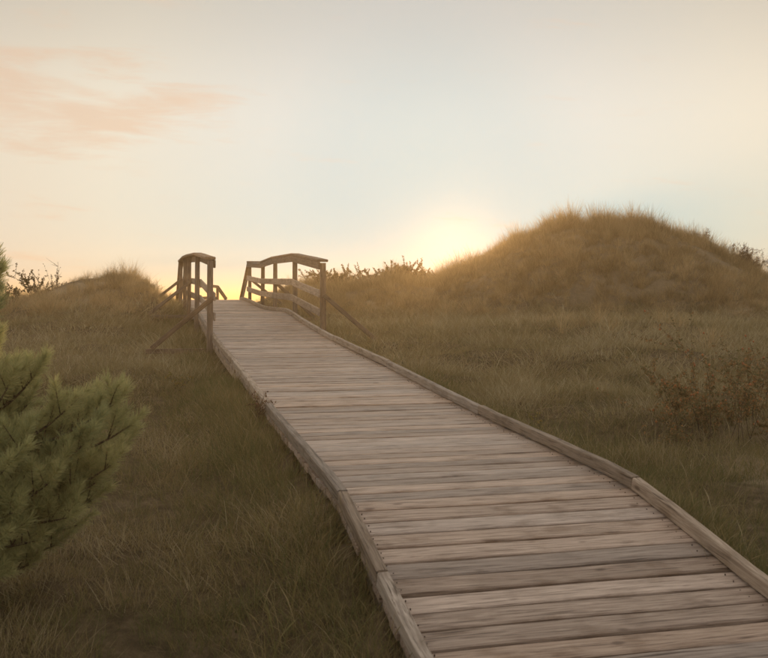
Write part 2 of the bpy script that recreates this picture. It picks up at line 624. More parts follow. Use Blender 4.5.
gx = axis_coords(-16, 20, 0.16, 1300)
gy = axis_coords(-3, 42, 0.16, 1300)
GX, GY = np.meshgrid(gx, gy)
GH = height(GX, GY)
nv = len(gx)
gverts = np.stack([GX.ravel(), GY.ravel(), GH.ravel()], 1)
ii, jj = np.meshgrid(np.arange(nv - 1), np.arange(len(gy) - 1))
q = (jj * nv + ii).ravel()
gfaces = np.stack([q, q + 1, q + nv + 1, q + nv], 1)
gme = bpy.data.meshes.new('ground')
gme.from_pydata(gverts.tolist(), [], gfaces.tolist())
gme.polygons.foreach_set('use_smooth', [True] * len(gme.polygons))
gme.materials.append(M_GROUND)
ground = bpy.data.objects.new('ground', gme)
C.objects.link(ground)
ground['kind'] = 'structure'
ground['label'] = 'rolling sandy dune ground under the grass'

# ------------------------------------------------------------------ boardwalk
walk_o = deck_pt(0)
walk = empty('boardwalk', (walk_o.x, walk_o.y, walk_o.z - 0.2), 'weathered grey plank boardwalk with timber kerbs climbing over the dunes', 'boardwalk')


def wpart(mb, name, mat, origin_world, rotz=0.0, local=False, parent=walk):
    """Mesh in local axes at origin_world, parented under walk."""
    o = mb.build(name, mat, parent)
    o.location = Vector(origin_world) - parent.location
    return o


PITCH = 0.146
s = s_of_Z(0.2)
s_end = s_of_Z(27.4)
# arrange that one joint falls on the kink
n_before = int((0.0 - s) / PITCH)
s = -n_before * PITCH - 0.02
plank_i = 0
while s < s_end:
    w = PITCH - random.uniform(0.013, 0.021)
    sc_ = s + PITCH / 2
    a, b = deck_pt(s + 0.004), deck_pt(s + 0.004 + w)
    d = (b - a).normalized()
    mid = (a + b) / 2
    ang = random.gauss(0, 0.0035)
    rgt = (RIGHT + FWD * ang).normalized()
    upv = rgt.cross(d).normalized()
    if upv.z < 0:
        upv = -upv
    th = 0.038
    e0 = -(HALF + 0.052 + random.uniform(-0.005, 0.008))
    e1 = HALF + 0.052 + random.uniform(-0.005, 0.008)
    mb = MB()
    lift = random.gauss(0, 0.0022)
    cup = random.uniform(-0.002, 0.003)
    c = 0.006
    hw = w / 2
    prof = [(-hw, -th), (hw, -th), (hw, -c), (hw - c, 0.0), (0, cup), (-hw + c, 0.0), (-hw, -c)]
    nseg = 4
    vv, ff = [], []
    ph = random.uniform(0, 6.28)
    for i in range(nseg + 1):
        x = e0 + (e1 - e0) * i / nseg
        bow = 0.003 * math.sin(ph + i * 1.3)
        wob = 0.002 * math.sin(ph * 2 + i * 1.9)
        for (py, pz) in prof:
            vv.append(Vector((x, py + bow, pz + wob + lift)))
    k7 = len(prof)
    for i in range(nseg):
        for k in range(k7):
            ff.append((i * k7 + k, (i + 1) * k7 + k, (i + 1) * k7 + (k + 1) % k7, i * k7 + (k + 1) % k7))
    ff.append(tuple(range(k7)))
    ff.append(tuple(nseg * k7 + k for k in range(k7))[::-1])
    mb.add(vv, ff)
    o = mb.build('plank', M_PLANK, walk)
    yv = upv.cross(rgt).normalized()
    R3 = Matrix((rgt, yv, upv)).transposed().to_4x4()
    o.matrix_local = Matrix.Translation(mid - walk.location) @ R3
    s += PITCH
    plank_i += 1


def frame_obj(mb_fn, name, mat, parent, origin, yaxis):
    """Build a timber whose local Y runs along yaxis (so the grain follows it)."""
    yv = Vector(yaxis).normalized()
    up = Vector((0, 0, 1))
    if abs(yv.z) > 0.95:
        up = Vector((0, 1, 0))
    xv = yv.cross(up).normalized()
    zv = xv.cross(yv).normalized()
    R = Matrix((xv, yv, zv)).transposed()
    Ri = R.transposed()
    mb = MB()
    mb_fn(mb)
    mb.v = [Ri @ (p - Vector(origin)) for p in mb.v]
    o = mb.build(name, mat, parent)
    o.matrix_local = Matrix.Translation(Vector(origin) - parent.location) @ R.to_4x4()
    return o


def kerb_len(sa, sb, side, jz=0.0):
    n = max(2, int((sb - sa) / 0.35))
    lat0 = side * (HALF + 0.028)
    wob = [random.gauss(0, 0.0015) for _ in range(n + 1)]
    pts = [deck_pt(sa + (sb - sa) * i / n, lat0 + wob[i], KERB_H / 2 + 0.004 + jz + random.gauss(0, 0.0012)) for i in range(n + 1)]
    frame_obj(lambda m: m.timber(pts, 0.056, KERB_H, ch=0.006, jit=0.0015), 'kerb', M_KERB, walk, pts[0], pts[-1] - pts[0])


def joints(zs, side):
    ss = [s_of_Z(z) for z in zs]
    for a, b in zip(ss[:-1], ss[1:]):
        kerb_len(a + 0.006, b - 0.006, side, random.choice((0, 0.004, 0.008)))


joints([0.25, 2.2, 4.52, 5.38, 8.35, 11.4, 14.6, 17.6, 20.6, 23.6, 27.35], -1)
joints([0.25, 2.6, 5.36, 7.9, 10.9, 14.0, 17.0, 20.0, 23.2, 27.35], 1)
# stringers under the plank ends
for side in (-1, 0, 1):
    for za, zb in ((0.3, 5.3), (5.32, 11), (11.02, 17), (17.02, 22), (22.02, 27.3)):
        n = 14
        sa, sb = s_of_Z(za), s_of_Z(zb)
        pts = [deck_pt(sa + (sb - sa) * i / n, side * (HALF - 0.02), -0.042 - 0.07) for i in range(n + 1)]
        frame_obj(lambda m: m.timber(pts, 0.07, 0.14), 'stringer', M_KERB, walk, pts[0], pts[-1] - pts[0])

# nail heads, two at each bearing of every plank near enough to show them
nm = MB()
for k in range(n_before + 60):
    sn = -n_before * PITCH - 0.02 + k * PITCH
    for latn in (-HALF + 0.045, HALF - 0.045):
        for ds in (0.038, 0.102):
            p = deck_pt(sn + ds + random.gauss(0, 0.006), latn + random.gauss(0, 0.008), 0.004)
            r_ = 0.003
            ring = [p + RIGHT * (r_ * math.cos(a)) + FWD * (r_ * math.sin(a)) for a in [math.pi / 3 * q for q in range(6)]]
            nm.add(ring + [q - Vector((0, 0, 0.012)) for q in ring], [tuple(range(6))] + [(q, (q + 1) % 6, 6 + (q + 1) % 6, 6 + q)[::-1] for q in range(6)])
M_NAIL = bark_mat('rusty_nail', (0.03, 0.022, 0.018), (0.07, 0.045, 0.03))
no_ = nm.build('nails', M_NAIL, walk)
no_.location = -walk.location
no_['kind'] = 'stuff'

# descent beyond the crest: flight of steps
sc0 = s_of_Z(27.45)
top_c = deck_pt(s_of_Z(27.4))
for k in range(9):
    p = P0 + FWD * (sc0 + 0.16 + k * 0.30)
    zt = top_c.z - 0.15 * (k + 1)
    a, b = Vector((p.x, p.y, zt)) - RIGHT * 0.9, Vector((p.x, p.y, zt)) + RIGHT * 0.9
    frame_obj(lambda m: m.timber([a, b], 0.29, 0.04), 'step', M_PLANK, walk, (a + b) / 2, FWD)

# ------------------------------------------------------------------ handrails
POST_LAT = HALF + 0.085


def stick(parent, name, a, b, w, h, mat=M_RAIL, n=2, jit=0.002, up=None):
    a, b = Vector(a), Vector(b)
    pts = lerp_pts(a, b, n)
    d = (b - a).normalized()
    if up is None:
        up = Vector((0, 0, 1)) if abs(d.z) < 0.9 else RIGHT
    return frame_obj(lambda m: m.timber(pts, w, h, up=up, ch=0.007, jit=jit), name, mat, parent, (a + b) / 2, d)


def handrail(side, zs, tops, label):
    b0 = deck_pt(s_of_Z(zs[0]), side * POST_LAT)
    g = hz(b0.x, b0.y)
    root = empty('handrail', (b0.x, b0.y, g), label, 'handrail', 'timber handrails of the boardwalk')
    P = []
    for i, (Z, top) in enumerate(zip(zs, tops)):
        ss = s_of_Z(Z) - side * POST_LAT * RIGHT.y / FWD.y      # so that the post itself stands at depth Z
        base = deck_pt(ss, side * POST_LAT)
        gz = hz(base.x, base.y)
        tz = EYE + top
        lean = Vector((random.gauss(0, 0.012), random.gauss(0, 0.01), 0))
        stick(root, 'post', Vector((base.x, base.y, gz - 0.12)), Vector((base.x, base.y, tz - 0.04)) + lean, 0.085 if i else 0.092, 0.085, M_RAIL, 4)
        P.append((Vector((base.x, base.y, tz)) + lean, base.z, ss))
    # rails follow the deck profile between posts
    inner = -side * 0.062
    for (p, bz, s1), (q, bz2, s2) in zip(P[:-1], P[1:]):
        e = (q - p).normalized() * 0.045
        flat = RIGHT * inner
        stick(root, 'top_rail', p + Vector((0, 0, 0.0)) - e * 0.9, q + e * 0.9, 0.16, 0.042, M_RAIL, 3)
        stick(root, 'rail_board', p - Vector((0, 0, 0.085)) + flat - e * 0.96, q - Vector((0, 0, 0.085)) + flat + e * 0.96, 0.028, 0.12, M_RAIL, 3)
        for hgt in (0.61, 0.31):
            a = Vector((p.x, p.y, bz + hgt + 0.03)) + flat
            b = Vector((q.x, q.y, bz2 + hgt + 0.03)) + flat
            stick(root, 'rail_board', a - e * 0.96, b + e * 0.96, 0.028, 0.125, M_BOARD_LIT, 3)
    # outriggers and rakers
    for i, (p, bz, s1) in enumerate(P):
        if i in (1, 3):
            continue
        out = RIGHT * side
        foot = Vector((p.x, p.y, 0)) + out * 0.86
        gz = hz(foot.x, foot.y)
        zs_ = bz - 0.16 if i < 2 else min(bz - 0.12, max(gz + 0.02, bz - 0.2))
        foot.z = zs_
        a = Vector((p.x, p.y, zs_)) + out * 0.06
        off = FWD * -0.075
        stick(root, 'outrigger', a + off, foot + out * 0.08 + off, 0.05, 0.07, M_RAIL, 2)
        stick(root, 'raker', foot + Vector((0, 0, 0.04)) + off * 1.9, Vector((p.x, p.y, bz + 0.62)) + out * -0.02 + off * 1.9, 0.04, 0.07, M_RAIL, 3)
    # the handrail that follows the steps down the far side
    p, bz, s1 = P[-1]
    low = p + FWD * 2.2 - Vector((0, 0, 1.0))
    stick(root, 'top_rail', p + FWD * 0.05, low, 0.12, 0.05, M_RAIL, 2)
    for hgt in (0.45,):
        stick(root, 'rail_board', p + FWD * 0.05 - Vector((0, 0, hgt)) + RIGHT * inner, low - Vector((0, 0, hgt)) + RIGHT * inner, 0.028, 0.12, M_RAIL, 2)
    stick(root, 'post', low - Vector((0, 0, 1.3)), low - Vector((0, 0, 0.03)), 0.09, 0.09, M_RAIL, 2)
    return root


handrail(1, [15.4, 18.2, 20.9, 23.1, 25.7], [0.64, 0.875, 0.935, 0.92, 1.03], 'timber handrail with sloping braces on the tall dune side of the boardwalk')
handrail(-1, [14.2, 17.5, 20.3, 22.2, 24.5], [0.625, 0.85, 0.95, 1.0, 1.0], 'timber handrail with sloping braces on the low dune side of the boardwalk')

# lower rail beyond the crest, where the walk turns
fr = at(205, 287, 33)
root = empty('handrail', (fr.x, fr.y, hz(fr.x, fr.y)), 'short distant timber handrail beyond the crest of the boardwalk', 'handrail', 'timber handrails of the boardwalk')
pp = [at(198, 286.5, 32), at(211, 286, 32.4), at(217.5, 286.8, 32.8), at(226, 299, 33.2)]
for a, b in zip(pp[:-1], pp[1:]):
    stick(root, 'top_rail', a, b, 0.09, 0.09, M_RAIL, 1)
for a in pp[:3]:
    stick(root, 'post', Vector((a.x, a.y, hz(a.x, a.y) - 0.1)), a, 0.09, 0.09, M_RAIL, 1)
for a, b in zip(pp[:2], pp[1:3]):
    stick(root, 'rail_board', a - Vector((0, 0, 0.4)), b - Vector((0, 0, 0.4)), 0.03, 0.1, M_RAIL, 1)

# ------------------------------------------------------------------ grass (stuff): clumps instanced on points
proto_col = bpy.data.collections.new('grass_clump_shapes')


def blade_mesh(name, n, spread, hmin, hmax, w, bend, mat, seg=3, head=0.0, fan=0.35, seed=0):
    r = np.random.default_rng(seed)
    V, Fc, A = [], [], []
    for _ in range(n):
        a = r.uniform(0, 2 * np.pi)
        rad = spread * math.sqrt(r.uniform())
        bx, by = rad * math.cos(a), rad * math.sin(a)
        hgt = r.uniform(hmin, hmax)
        ta = a + r.normal(0, 0.9)
        lean = abs(r.normal(0, fan))
        bnd = bend * r.uniform(0.2, 1.5)
        ww = w * r.uniform(0.6, 1.3)
        tw = r.uniform(0, 2 * np.pi)
        sx, sy = math.cos(tw), math.sin(tw)
        is_head = r.uniform() < head
        col = r.uniform()
        base = len(V)
        th, x, z = lean, 0.0, -0.03
        for k in range(seg + 1):
            t = k / seg
            wk = ww * (1 - t) ** 0.6 if not is_head else ww * (0.5 if t < 0.7 else 1.9)
            px, py = bx + math.cos(ta) * x, by + math.sin(ta) * x
            if k == seg:
                V.append((px, py, z))
            else:
                V.append((px - sx * wk / 2, py - sy * wk / 2, z))
                V.append((px + sx * wk / 2, py + sy * wk / 2, z))
            x += math.sin(th) * hgt / seg
            z += math.cos(th) * hgt / seg
            th += bnd / seg
        for k in range(seg - 1):
            i = base + 2 * k
            Fc.append((i, i + 1, i + 3, i + 2))
        i = base + 2 * (seg - 1)
        Fc.append((i, i + 1, i + 2))
        A += [col] * (2 * seg + 1)
    me = bpy.data.meshes.new(name)
    me.from_pydata(V, [], Fc)
    at_ = me.attributes.new('blade', 'FLOAT', 'POINT')
    at_.data.foreach_set('value', A)
    me.materials.append(mat)
    me.update()
    o = bpy.data.objects.new(name, me)
    proto_col.objects.link(o)
    return o


PROTO = [
    # meadow
    blade_mesh('clump_a', 64, 0.13, 0.05, 0.13, 0.0034, 1.3, M_MEADOW, 3, seed=1, fan=0.55),
    blade_mesh('clump_b', 52, 0.12, 0.06, 0.18, 0.003, 1.2, M_MEADOW, 3, seed=2, fan=0.45),
    blade_mesh('clump_c', 72, 0.16, 0.03, 0.10, 0.004, 1.6, M_MEADOW, 2, seed=3, fan=0.8),
    blade_mesh('clump_d', 16, 0.09, 0.12, 0.28, 0.0028, 0.8, M_MEADOW, 4, head=0.2, seed=4, fan=0.35),
    # dune marram
    blade_mesh('clump_e', 85, 0.11, 0.22, 0.46, 0.0055, 0.9, M_DUNE, 3, head=0.03, seed=5, fan=0.42),
    blade_mesh('clump_f', 70, 0.09, 0.30, 0.66, 0.005, 0.7, M_DUNE, 3, head=0.10, seed=6, fan=0.30),
    blade_mesh('clump_g', 80, 0.15, 0.12, 0.34, 0.006, 1.2, M_DUNE, 3, seed=7, fan=0.55),
    blade_mesh('clump_h', 50, 0.18, 0.05, 0.16, 0.008, 1.2, M_DUNE, 2, seed=8, fan=0.8),
    blade_mesh('clump_i', 40, 0.16, 0.08, 0.20, 0.0032, 0.35, M_MEADOW, 3, seed=9, fan=1.25),
    blade_mesh('clump_j', 52, 0.14, 0.02, 0.055, 0.010, 0.9, M_MEADOW, 2, seed=10, fan=0.75),
]


def scatter_tree(collection):
    ng = bpy.data.node_groups.new('grass_scatter', 'GeometryNodeTree')
    ng.interface.new_socket('Geometry', in_out='INPUT', socket_type='NodeSocketGeometry')
    ng.interface.new_socket('Geometry', in_out='OUTPUT', socket_type='NodeSocketGeometry')
    gi, go = ng.nodes.new('NodeGroupInput'), ng.nodes.new('NodeGroupOutput')
    ci = ng.nodes.new('GeometryNodeCollectionInfo')
    ci.inputs['Collection'].default_value = collection
    ci.inputs['Separate Children'].default_value = True
    ci.inputs['Reset Children'].default_value = True
    iop = ng.nodes.new('GeometryNodeInstanceOnPoints')
    iop.inputs['Pick Instance'].default_value = True

    def attr(name, typ):
        a = ng.nodes.new('GeometryNodeInputNamedAttribute')
        a.data_type = typ
        a.inputs['Name'].default_value = name
        return a.outputs['Attribute']
    e2r = ng.nodes.new('FunctionNodeEulerToRotation')
    L = ng.links
    L.new(attr('rot', 'FLOAT_VECTOR'), e2r.inputs[0])
    L.new(gi.outputs[0], iop.inputs['Points'])
    L.new(ci.outputs[0], iop.inputs['Instance'])
    L.new(attr('pick', 'INT'), iop.inputs['Instance Index'])
    L.new(e2r.outputs[0], iop.inputs['Rotation'])
    L.new(attr('size', 'FLOAT_VECTOR'), iop.inputs['Scale'])
    L.new(iop.outputs[0], go.inputs[0])
    return ng


NG = scatter_tree(proto_col)


def scatter(name, pts, rot, size, pick, tint, label, cat):
    me = bpy.data.meshes.new(name)
    me.vertices.add(len(pts))
    me.vertices.foreach_set('co', np.asarray(pts, np.float32).ravel())
    for nm, typ, arr in (('rot', 'FLOAT_VECTOR', rot), ('size', 'FLOAT_VECTOR', size)):
        a = me.attributes.new(nm, typ, 'POINT')
        a.data.foreach_set('vector', np.asarray(arr, np.float32).ravel())
    a = me.attributes.new('pick', 'INT', 'POINT')
    a.data.foreach_set('value', np.asarray(pick, np.int32))
    a = me.attributes.new('tint', 'FLOAT', 'POINT')
    a.data.foreach_set('value', np.asarray(tint, np.float32))
    o = bpy.data.objects.new(name, me)
    C.objects.link(o)
    md = o.modifiers.new('scatter', 'NODES')
    md.node_group = NG
    o['kind'] = 'stuff'
    o['label'] = label
    o['category'] = cat
    return o


def stretch(v, k):
    return np.clip((v - 0.5) * k + 0.5, 0, 1)


def sample(n, x0, x1, z0, z1):
    X = rng.uniform(x0, x1, n)
    Z = rng.uniform(z0, z1, n)
    return X, Z


def off_deck(X, Z, m):
    lat = (X - P0.x) * RIGHT.x + (Z - P0.y) * RIGHT.y
    s = (X - P0.x) * FWD.x + (Z - P0.y) * FWD.y
    return (np.abs(lat) > m) | (s > s_of_Z(30.5))


def dune_amount(X, Z):
    """How much of the height comes from the dunes, 0 in the meadow, 1 on the slopes."""
    b = np.interp(Z, BASE[:, 0], BASE[:, 1]) + EYE
    return np.clip((height(X, Z) - b - 0.12) / 0.5, 0, 1)


# meadow: denser where it is near
XS, ZS = [], []
for (z0, z1, dens) in ((1.6, 4.5, 240), (4.5, 8, 190), (8, 13, 120), (13, 27, 62)):
    xl, xr = -0.62 * z1 - 1.5, 0.62 * z1 + 2.0
    X, Z = sample(int(dens * (xr - xl) * (z1 - z0)), xl, xr, z0, z1)
    XS.append(X)
    ZS.append(Z)
X, Z = np.concatenate(XS), np.concatenate(ZS)
dn = dune_amount(X, Z)
keep = off_deck(X, Z, 0.985) & (np.abs(X) < 0.62 * Z + 2.2) & (rng.uniform(size=len(X)) > dn * 0.95)
keep &= ~((vnoise(X * 0.9, Z * 0.9, 9) < 0.22) & (rng.uniform(size=len(X)) < 0.25))
X, Z = X[keep], Z[keep]
n = len(X)
H = height(X, Z)
big = vnoise(X * 0.6, Z * 0.6, 21)
mid = vnoise(X * 1.9, Z * 1.9, 22)
lat = np.abs((X - P0.x) * RIGHT.x + (Z - P0.y) * RIGHT.y)
p = rng.uniform(size=n)
fine = vnoise(X * 4.5, Z * 4.5, 23)
herb = vnoise(X * 2.3, Z * 2.3, 24)
pick = np.where(p < 0.17, 0, np.where(p < 0.29, 1, np.where(p < 0.47, 2, np.where(p < 0.495, 3, np.where(p < 0.76, 8, np.where(herb > 0.42, 9, 2))))))
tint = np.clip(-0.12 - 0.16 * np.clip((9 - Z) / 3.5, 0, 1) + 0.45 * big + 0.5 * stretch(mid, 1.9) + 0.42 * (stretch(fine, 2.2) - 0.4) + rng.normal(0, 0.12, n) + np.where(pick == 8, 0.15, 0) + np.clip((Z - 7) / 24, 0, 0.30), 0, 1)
sz = np.where(Z < 7, 0.74, 1) * (0.58 + 0.45 * stretch(mid, 1.8) + 0.65 * stretch(fine, 2.0)) * rng.uniform(0.8, 1.25, n) * (1 + np.clip((Z - 10) / 22, 0, 0.45))
sz *= np.where((lat < 1.3) & (Z < 27), 0.85, 1.0)
size = np.stack([sz * (1 + np.clip((Z - 8) / 14, 0, 0.35)), sz * (1 + np.clip((Z - 8) / 14, 0, 0.35)), sz], 1)
rot = np.stack([rng.normal(0, 0.12, n), rng.normal(0, 0.12, n), rng.uniform(0, 6.28, n)], 1)
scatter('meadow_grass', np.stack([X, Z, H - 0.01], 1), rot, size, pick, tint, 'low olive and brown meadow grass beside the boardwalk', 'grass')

# taller unmown belt along both kerbs
nb = 5200
ss_ = rng.uniform(s_of_Z(2.0), s_of_Z(24), nb)
sd_ = rng.choice([-1, 1], nb)
la_ = sd_ * (0.965 + np.abs(rng.normal(0, 0.2, nb)))
X = P0.x + FWD.x * ss_ + RIGHT.x * la_
Z = P0.y + FWD.y * ss_ + RIGHT.y * la_
keep = (np.abs(X) < 0.62 * Z + 2) & (rng.uniform(size=nb) < 0.25 + 1.2 * vnoise(X * 1.4, Z * 1.4, 61))
X, Z, la_ = X[keep], Z[keep], la_[keep]
n = len(X)
pick = rng.choice([0, 1, 3, 8, 1], n)
tint = np.clip(0.15 + 0.5 * vnoise(X * 1.9, Z * 1.9, 22) + rng.normal(0, 0.2, n), 0, 1)
sz = rng.uniform(0.9, 1.6, n) * np.clip(0.75 + np.abs(la_) - 1.0, 0.75, 1.15)
rot = np.stack([rng.normal(0, 0.15, n), rng.normal(0, 0.15, n), rng.uniform(0, 6.28, n)], 1)
scatter('verge_grass', np.stack([X, Z, height(X, Z) - 0.01], 1), rot, np.stack([sz, sz, sz], 1), pick, tint, 'longer tangled grass in the verge right against the kerbs', 'grass')

# marram on the dunes
XS, ZS = [], []
for (z0, z1, dens) in ((13.5, 18, 20), (18, 26, 46), (26, 33, 52), (33, 36, 15)):
    xl, xr = -0.56 * z1 - 1, 0.60 * z1 + 1
    X, Z = sample(int(dens * (xr - xl) * (z1 - z0)), xl, xr, z0, z1)
    XS.append(X)
    ZS.append(Z)
X, Z = np.concatenate(XS), np.concatenate(ZS)
dn = dune_amount(X, Z)
keep = off_deck(X, Z, 1.15) & (rng.uniform(size=len(X)) < 0.02 + dn) & (np.abs(X) < 0.56 * Z + 1)
patch = vnoise(X * 0.55, Z * 0.55, 33) * 0.6 + vnoise(X * 1.5, Z * 1.5, 34) * 0.4
keep &= rng.uniform(size=len(X)) < np.clip((patch - 0.10) * 4.0, 0.3, 1)
X, Z, patch = X[keep], Z[keep], patch[keep]
n = len(X)
H = height(X, Z)
pR = np.where(X > -2.5, np.abs(Z - ZR), np.abs(Z - ZL))
crest = np.exp(-(pR / 1.3) ** 2)
p = rng.uniform(size=n) - 0.22 * crest
pick = np.where(p < 0.2, 5, np.where(p < 0.52, 4, np.where(p < 0.8, 6, 7)))
tint = np.clip(0.05 + 0.6 * stretch(patch, 1.8) + 0.35 * (stretch(vnoise(X * 3, Z * 2, 71), 2) - 0.5) + rng.normal(0, 0.25, n), 0, 1)
sz = (0.45 + 0.6 * stretch(patch, 1.6)) * rng.uniform(0.6, 1.35, n) * (1 + crest * np.clip((vnoise(X * 1.9, Z * 0.3, 55) - 0.42) * 2.0, -0.2, 0.5))
lat = np.abs((X - P0.x) * RIGHT.x + (Z - P0.y) * RIGHT.y)
sz *= np.where(lat < 2.0, 0.7, 1) * np.where(X < -3.0, 0.72, 1)
size = np.stack([sz * 1.15, sz * 1.15, sz], 1)
rot = np.stack([rng.normal(0, 0.13, n), rng.normal(0.05, 0.13, n), rng.uniform(0, 6.28, n)], 1)
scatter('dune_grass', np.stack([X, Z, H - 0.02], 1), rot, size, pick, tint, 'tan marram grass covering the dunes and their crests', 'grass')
print('instances', n, 'planks', plank_i)

# ------------------------------------------------------------------ plants
M_NEEDLE = leaf_mat('pine_needles', [(0.0, (0.27, 0.30, 0.15)), (0.45, (0.45, 0.455, 0.22)), (0.8, (0.58, 0.55, 0.27)), (1.0, (0.63, 0.56, 0.30))], 0.45)
M_ROSE = leaf_mat('rose_leaves', [(0.0, (0.16, 0.15, 0.065)), (0.5, (0.26, 0.20, 0.095)), (0.85, (0.36, 0.22, 0.10)), (1.0, (0.44, 0.23, 0.09))], 0.4)
M_BUSH = leaf_mat('bush_leaves', [(0.0, (0.04, 0.045, 0.02)), (0.6, (0.085, 0.07, 0.03)), (1.0, (0.15, 0.105, 0.05))], 0.3)
M_WEED = leaf_mat('weed_leaves', [(0.0, (0.15, 0.14, 0.04)), (0.6, (0.28, 0.22, 0.06)), (1.0, (0.40, 0.28, 0.09))], 0.4)
M_RUST = leaf_mat('rust_leaves', [(0.0, (0.08, 0.05, 0.03)), (0.6, (0.15, 0.08, 0.05)), (1.0, (0.22, 0.13, 0.08))], 0.4)
M_STRAW = leaf_mat('straw_blades', [(0.0, (0.16, 0.13, 0.06)), (0.5, (0.28, 0.22, 0.12)), (1.0, (0.42, 0.35, 0.20))], 0.4)
M_HIP = leaf_mat('rose_hips', [(0.0, (0.36, 0.13, 0.05)), (1.0, (0.52, 0.22, 0.08))], 0.1, rough=0.35)


class Leaves:
    """Collects needles or leaves with a colour value for each."""

    def __init__(self):
        self.v, self.f, self.a = [], [], []

    def blade(self, p, d, ln, w, col):
        side = d.cross(Vector((random.gauss(0, 1), random.gauss(0, 1), random.gauss(0, 1))))
        if side.length < 1e-4:
            return
        side.normalize()
        b = len(self.v)
        q = p + d * ln
        self.v += [p - side * w / 2, p + side * w / 2, q + side * w * 0.3, q - side * w * 0.3]
        self.f.append((b, b + 1, b + 2, b + 3))
        self.a += [col] * 4

    def leaf(self, p, d, ln, w, col):
        """Pointed leaf with a fold along its midrib."""
        side = d.cross(Vector((random.gauss(0, 1), random.gauss(0, 1), random.gauss(0, 1)))).normalized()
        nrm = side.cross(d).normalized()
        b = len(self.v)
        m = p + d * ln * 0.45
        self.v += [p, m + side * w / 2 + nrm * w * 0.15, p + d * ln, m - side * w / 2 + nrm * w * 0.15]
        self.f += [(b, b + 1, b + 2), (b, b + 2, b + 3)]
        self.a += [col] * 4

    def ball(self, p, r, col):
        b = len(self.v)
        self.v += [p + Vector(q) * r for q in ((0, 0, 1.15), (1, 0, 0), (0, 1, 0), (-1, 0, 0), (0, -1, 0), (0, 0, -1.15))]
        for i in range(4):
            j = (i + 1) % 4
            self.f += [(b, b + 1 + i, b + 1 + j), (b + 5, b + 1 + j, b + 1 + i)]
        self.a += [col] * 6

    def build(self, name, mat, parent, origin):
        o = mesh_obj(name, [v - Vector(origin) for v in self.v], self.f, mat, parent)
        at_ = o.data.attributes.new('blade', 'FLOAT', 'POINT')
        at_.data.foreach_set('value', self.a)
        return o


def rvec(s=1.0):
    return Vector((random.gauss(0, s), random.gauss(0, s), random.gauss(0, s)))


def bez(a, b, c, n):
    return [a * (1 - t) ** 2 + b * 2 * t * (1 - t) + c * t * t for t in [i / n for i in range(n + 1)]]


# pine: trunk stands just outside the left of the view, boughs reach in
random.seed(21)
tb = Vector((-2.28, 4.75, 0))
tb.z = hz(tb.x, tb.y) - 0.05
pine = empty('pine_tree', tb, 'young bushy green pine with fluffy needle shoots growing in the meadow', 'pine')
ttop = tb + Vector((0.05, 0.05, 1.9))
m = MB()
m.tube([tb, tb + Vector((0.03, 0, 0.6)), tb + Vector((0.0, 0.03, 1.2)), ttop], [0.055, 0.045, 0.03, 0.012], 8)
o = m.build('trunk', M_BARK, pine, True)
o.data.transform(Matrix.Translation(-tb))


def needle_shoot(lv, p, d, ln, density=1.0, tone=0.0):
    n = int(150 * density * ln / 0.13)
    for _ in range(n):
        t = random.uniform(0.0, 1.0) ** 0.8
        q = p + d * (ln * t)
        rad = rvec().cross(d)
        if rad.length < 1e-4:
            continue
        rad.normalize()
        open_ = random.uniform(0.6, 1.15) * (1.15 - 0.55 * t)
        nd = (d * math.cos(open_) + rad * math.sin(open_)).normalized()
        lv.blade(q, nd, random.uniform(0.040, 0.062), 0.0021, min(1, max(0, random.gauss(0.42 + tone, 0.2))))


def bough(start, tip, sag=0.12, thick=0.014, n_side=7):
    ctrl = start.lerp(tip, 0.62) - Vector((0, 0, sag + 0.08))
    pts = bez(start, ctrl, tip, 8)
    mb, lv = MB(), Leaves()
    mb.tube(pts, [thick * (1 - 0.75 * i / 8) for i in range(9)], 6)
    L = (tip - start).length
    tone = random.gauss(0, 0.1)
    for k in range(n_side):
        t = 0.34 + 0.62 * k / max(1, n_side - 1)
        i = min(7, int(t * 8))
        p = pts[i].lerp(pts[i + 1], t * 8 - i)
        d = (pts[i + 1] - pts[i]).normalized()
        for sgn in (1, -1):
            if random.random() < 0.12:
                continue
            sd = d.cross(Vector((0, 0, 1))).normalized() * sgn
            dd = (d * random.uniform(0.5, 0.95) + sd * random.uniform(0.3, 0.9) + Vector((0, 0, random.uniform(0.5, 1.4))) + rvec(0.12)).normalized()
            tl = random.uniform(0.09, 0.20) * (1.15 - 0.3 * t)
            e = p + dd * tl
            mb.tube([p, e], [0.0035, 0.002], 4)
            needle_shoot(lv, p + dd * tl * 0.2, dd, tl, 1.15, tone + 0.12 * (t - 0.5))
            if random.random() < 0.6:
                d3 = (dd + rvec(0.4) + Vector((0, 0, 0.3))).normalized()
                needle_shoot(lv, p + dd * tl * 0.45, d3, random.uniform(0.08, 0.14), 1.2, tone)
    d = (pts[8] - pts[7]).normalized()
    needle_shoot(lv, pts[7], d, (pts[8] - pts[7]).length, 1.2, tone)
    needle_shoot(lv, pts[8], (d + Vector((0, 0, 0.35))).normalized(), random.uniform(0.08, 0.13), 1.3, tone + 0.1)
    b = mb.build('branch', M_BARK, pine, True)
    b.data.transform(Matrix.Translation(-tb))
    lv.build('needles', M_NEEDLE, b, tb)


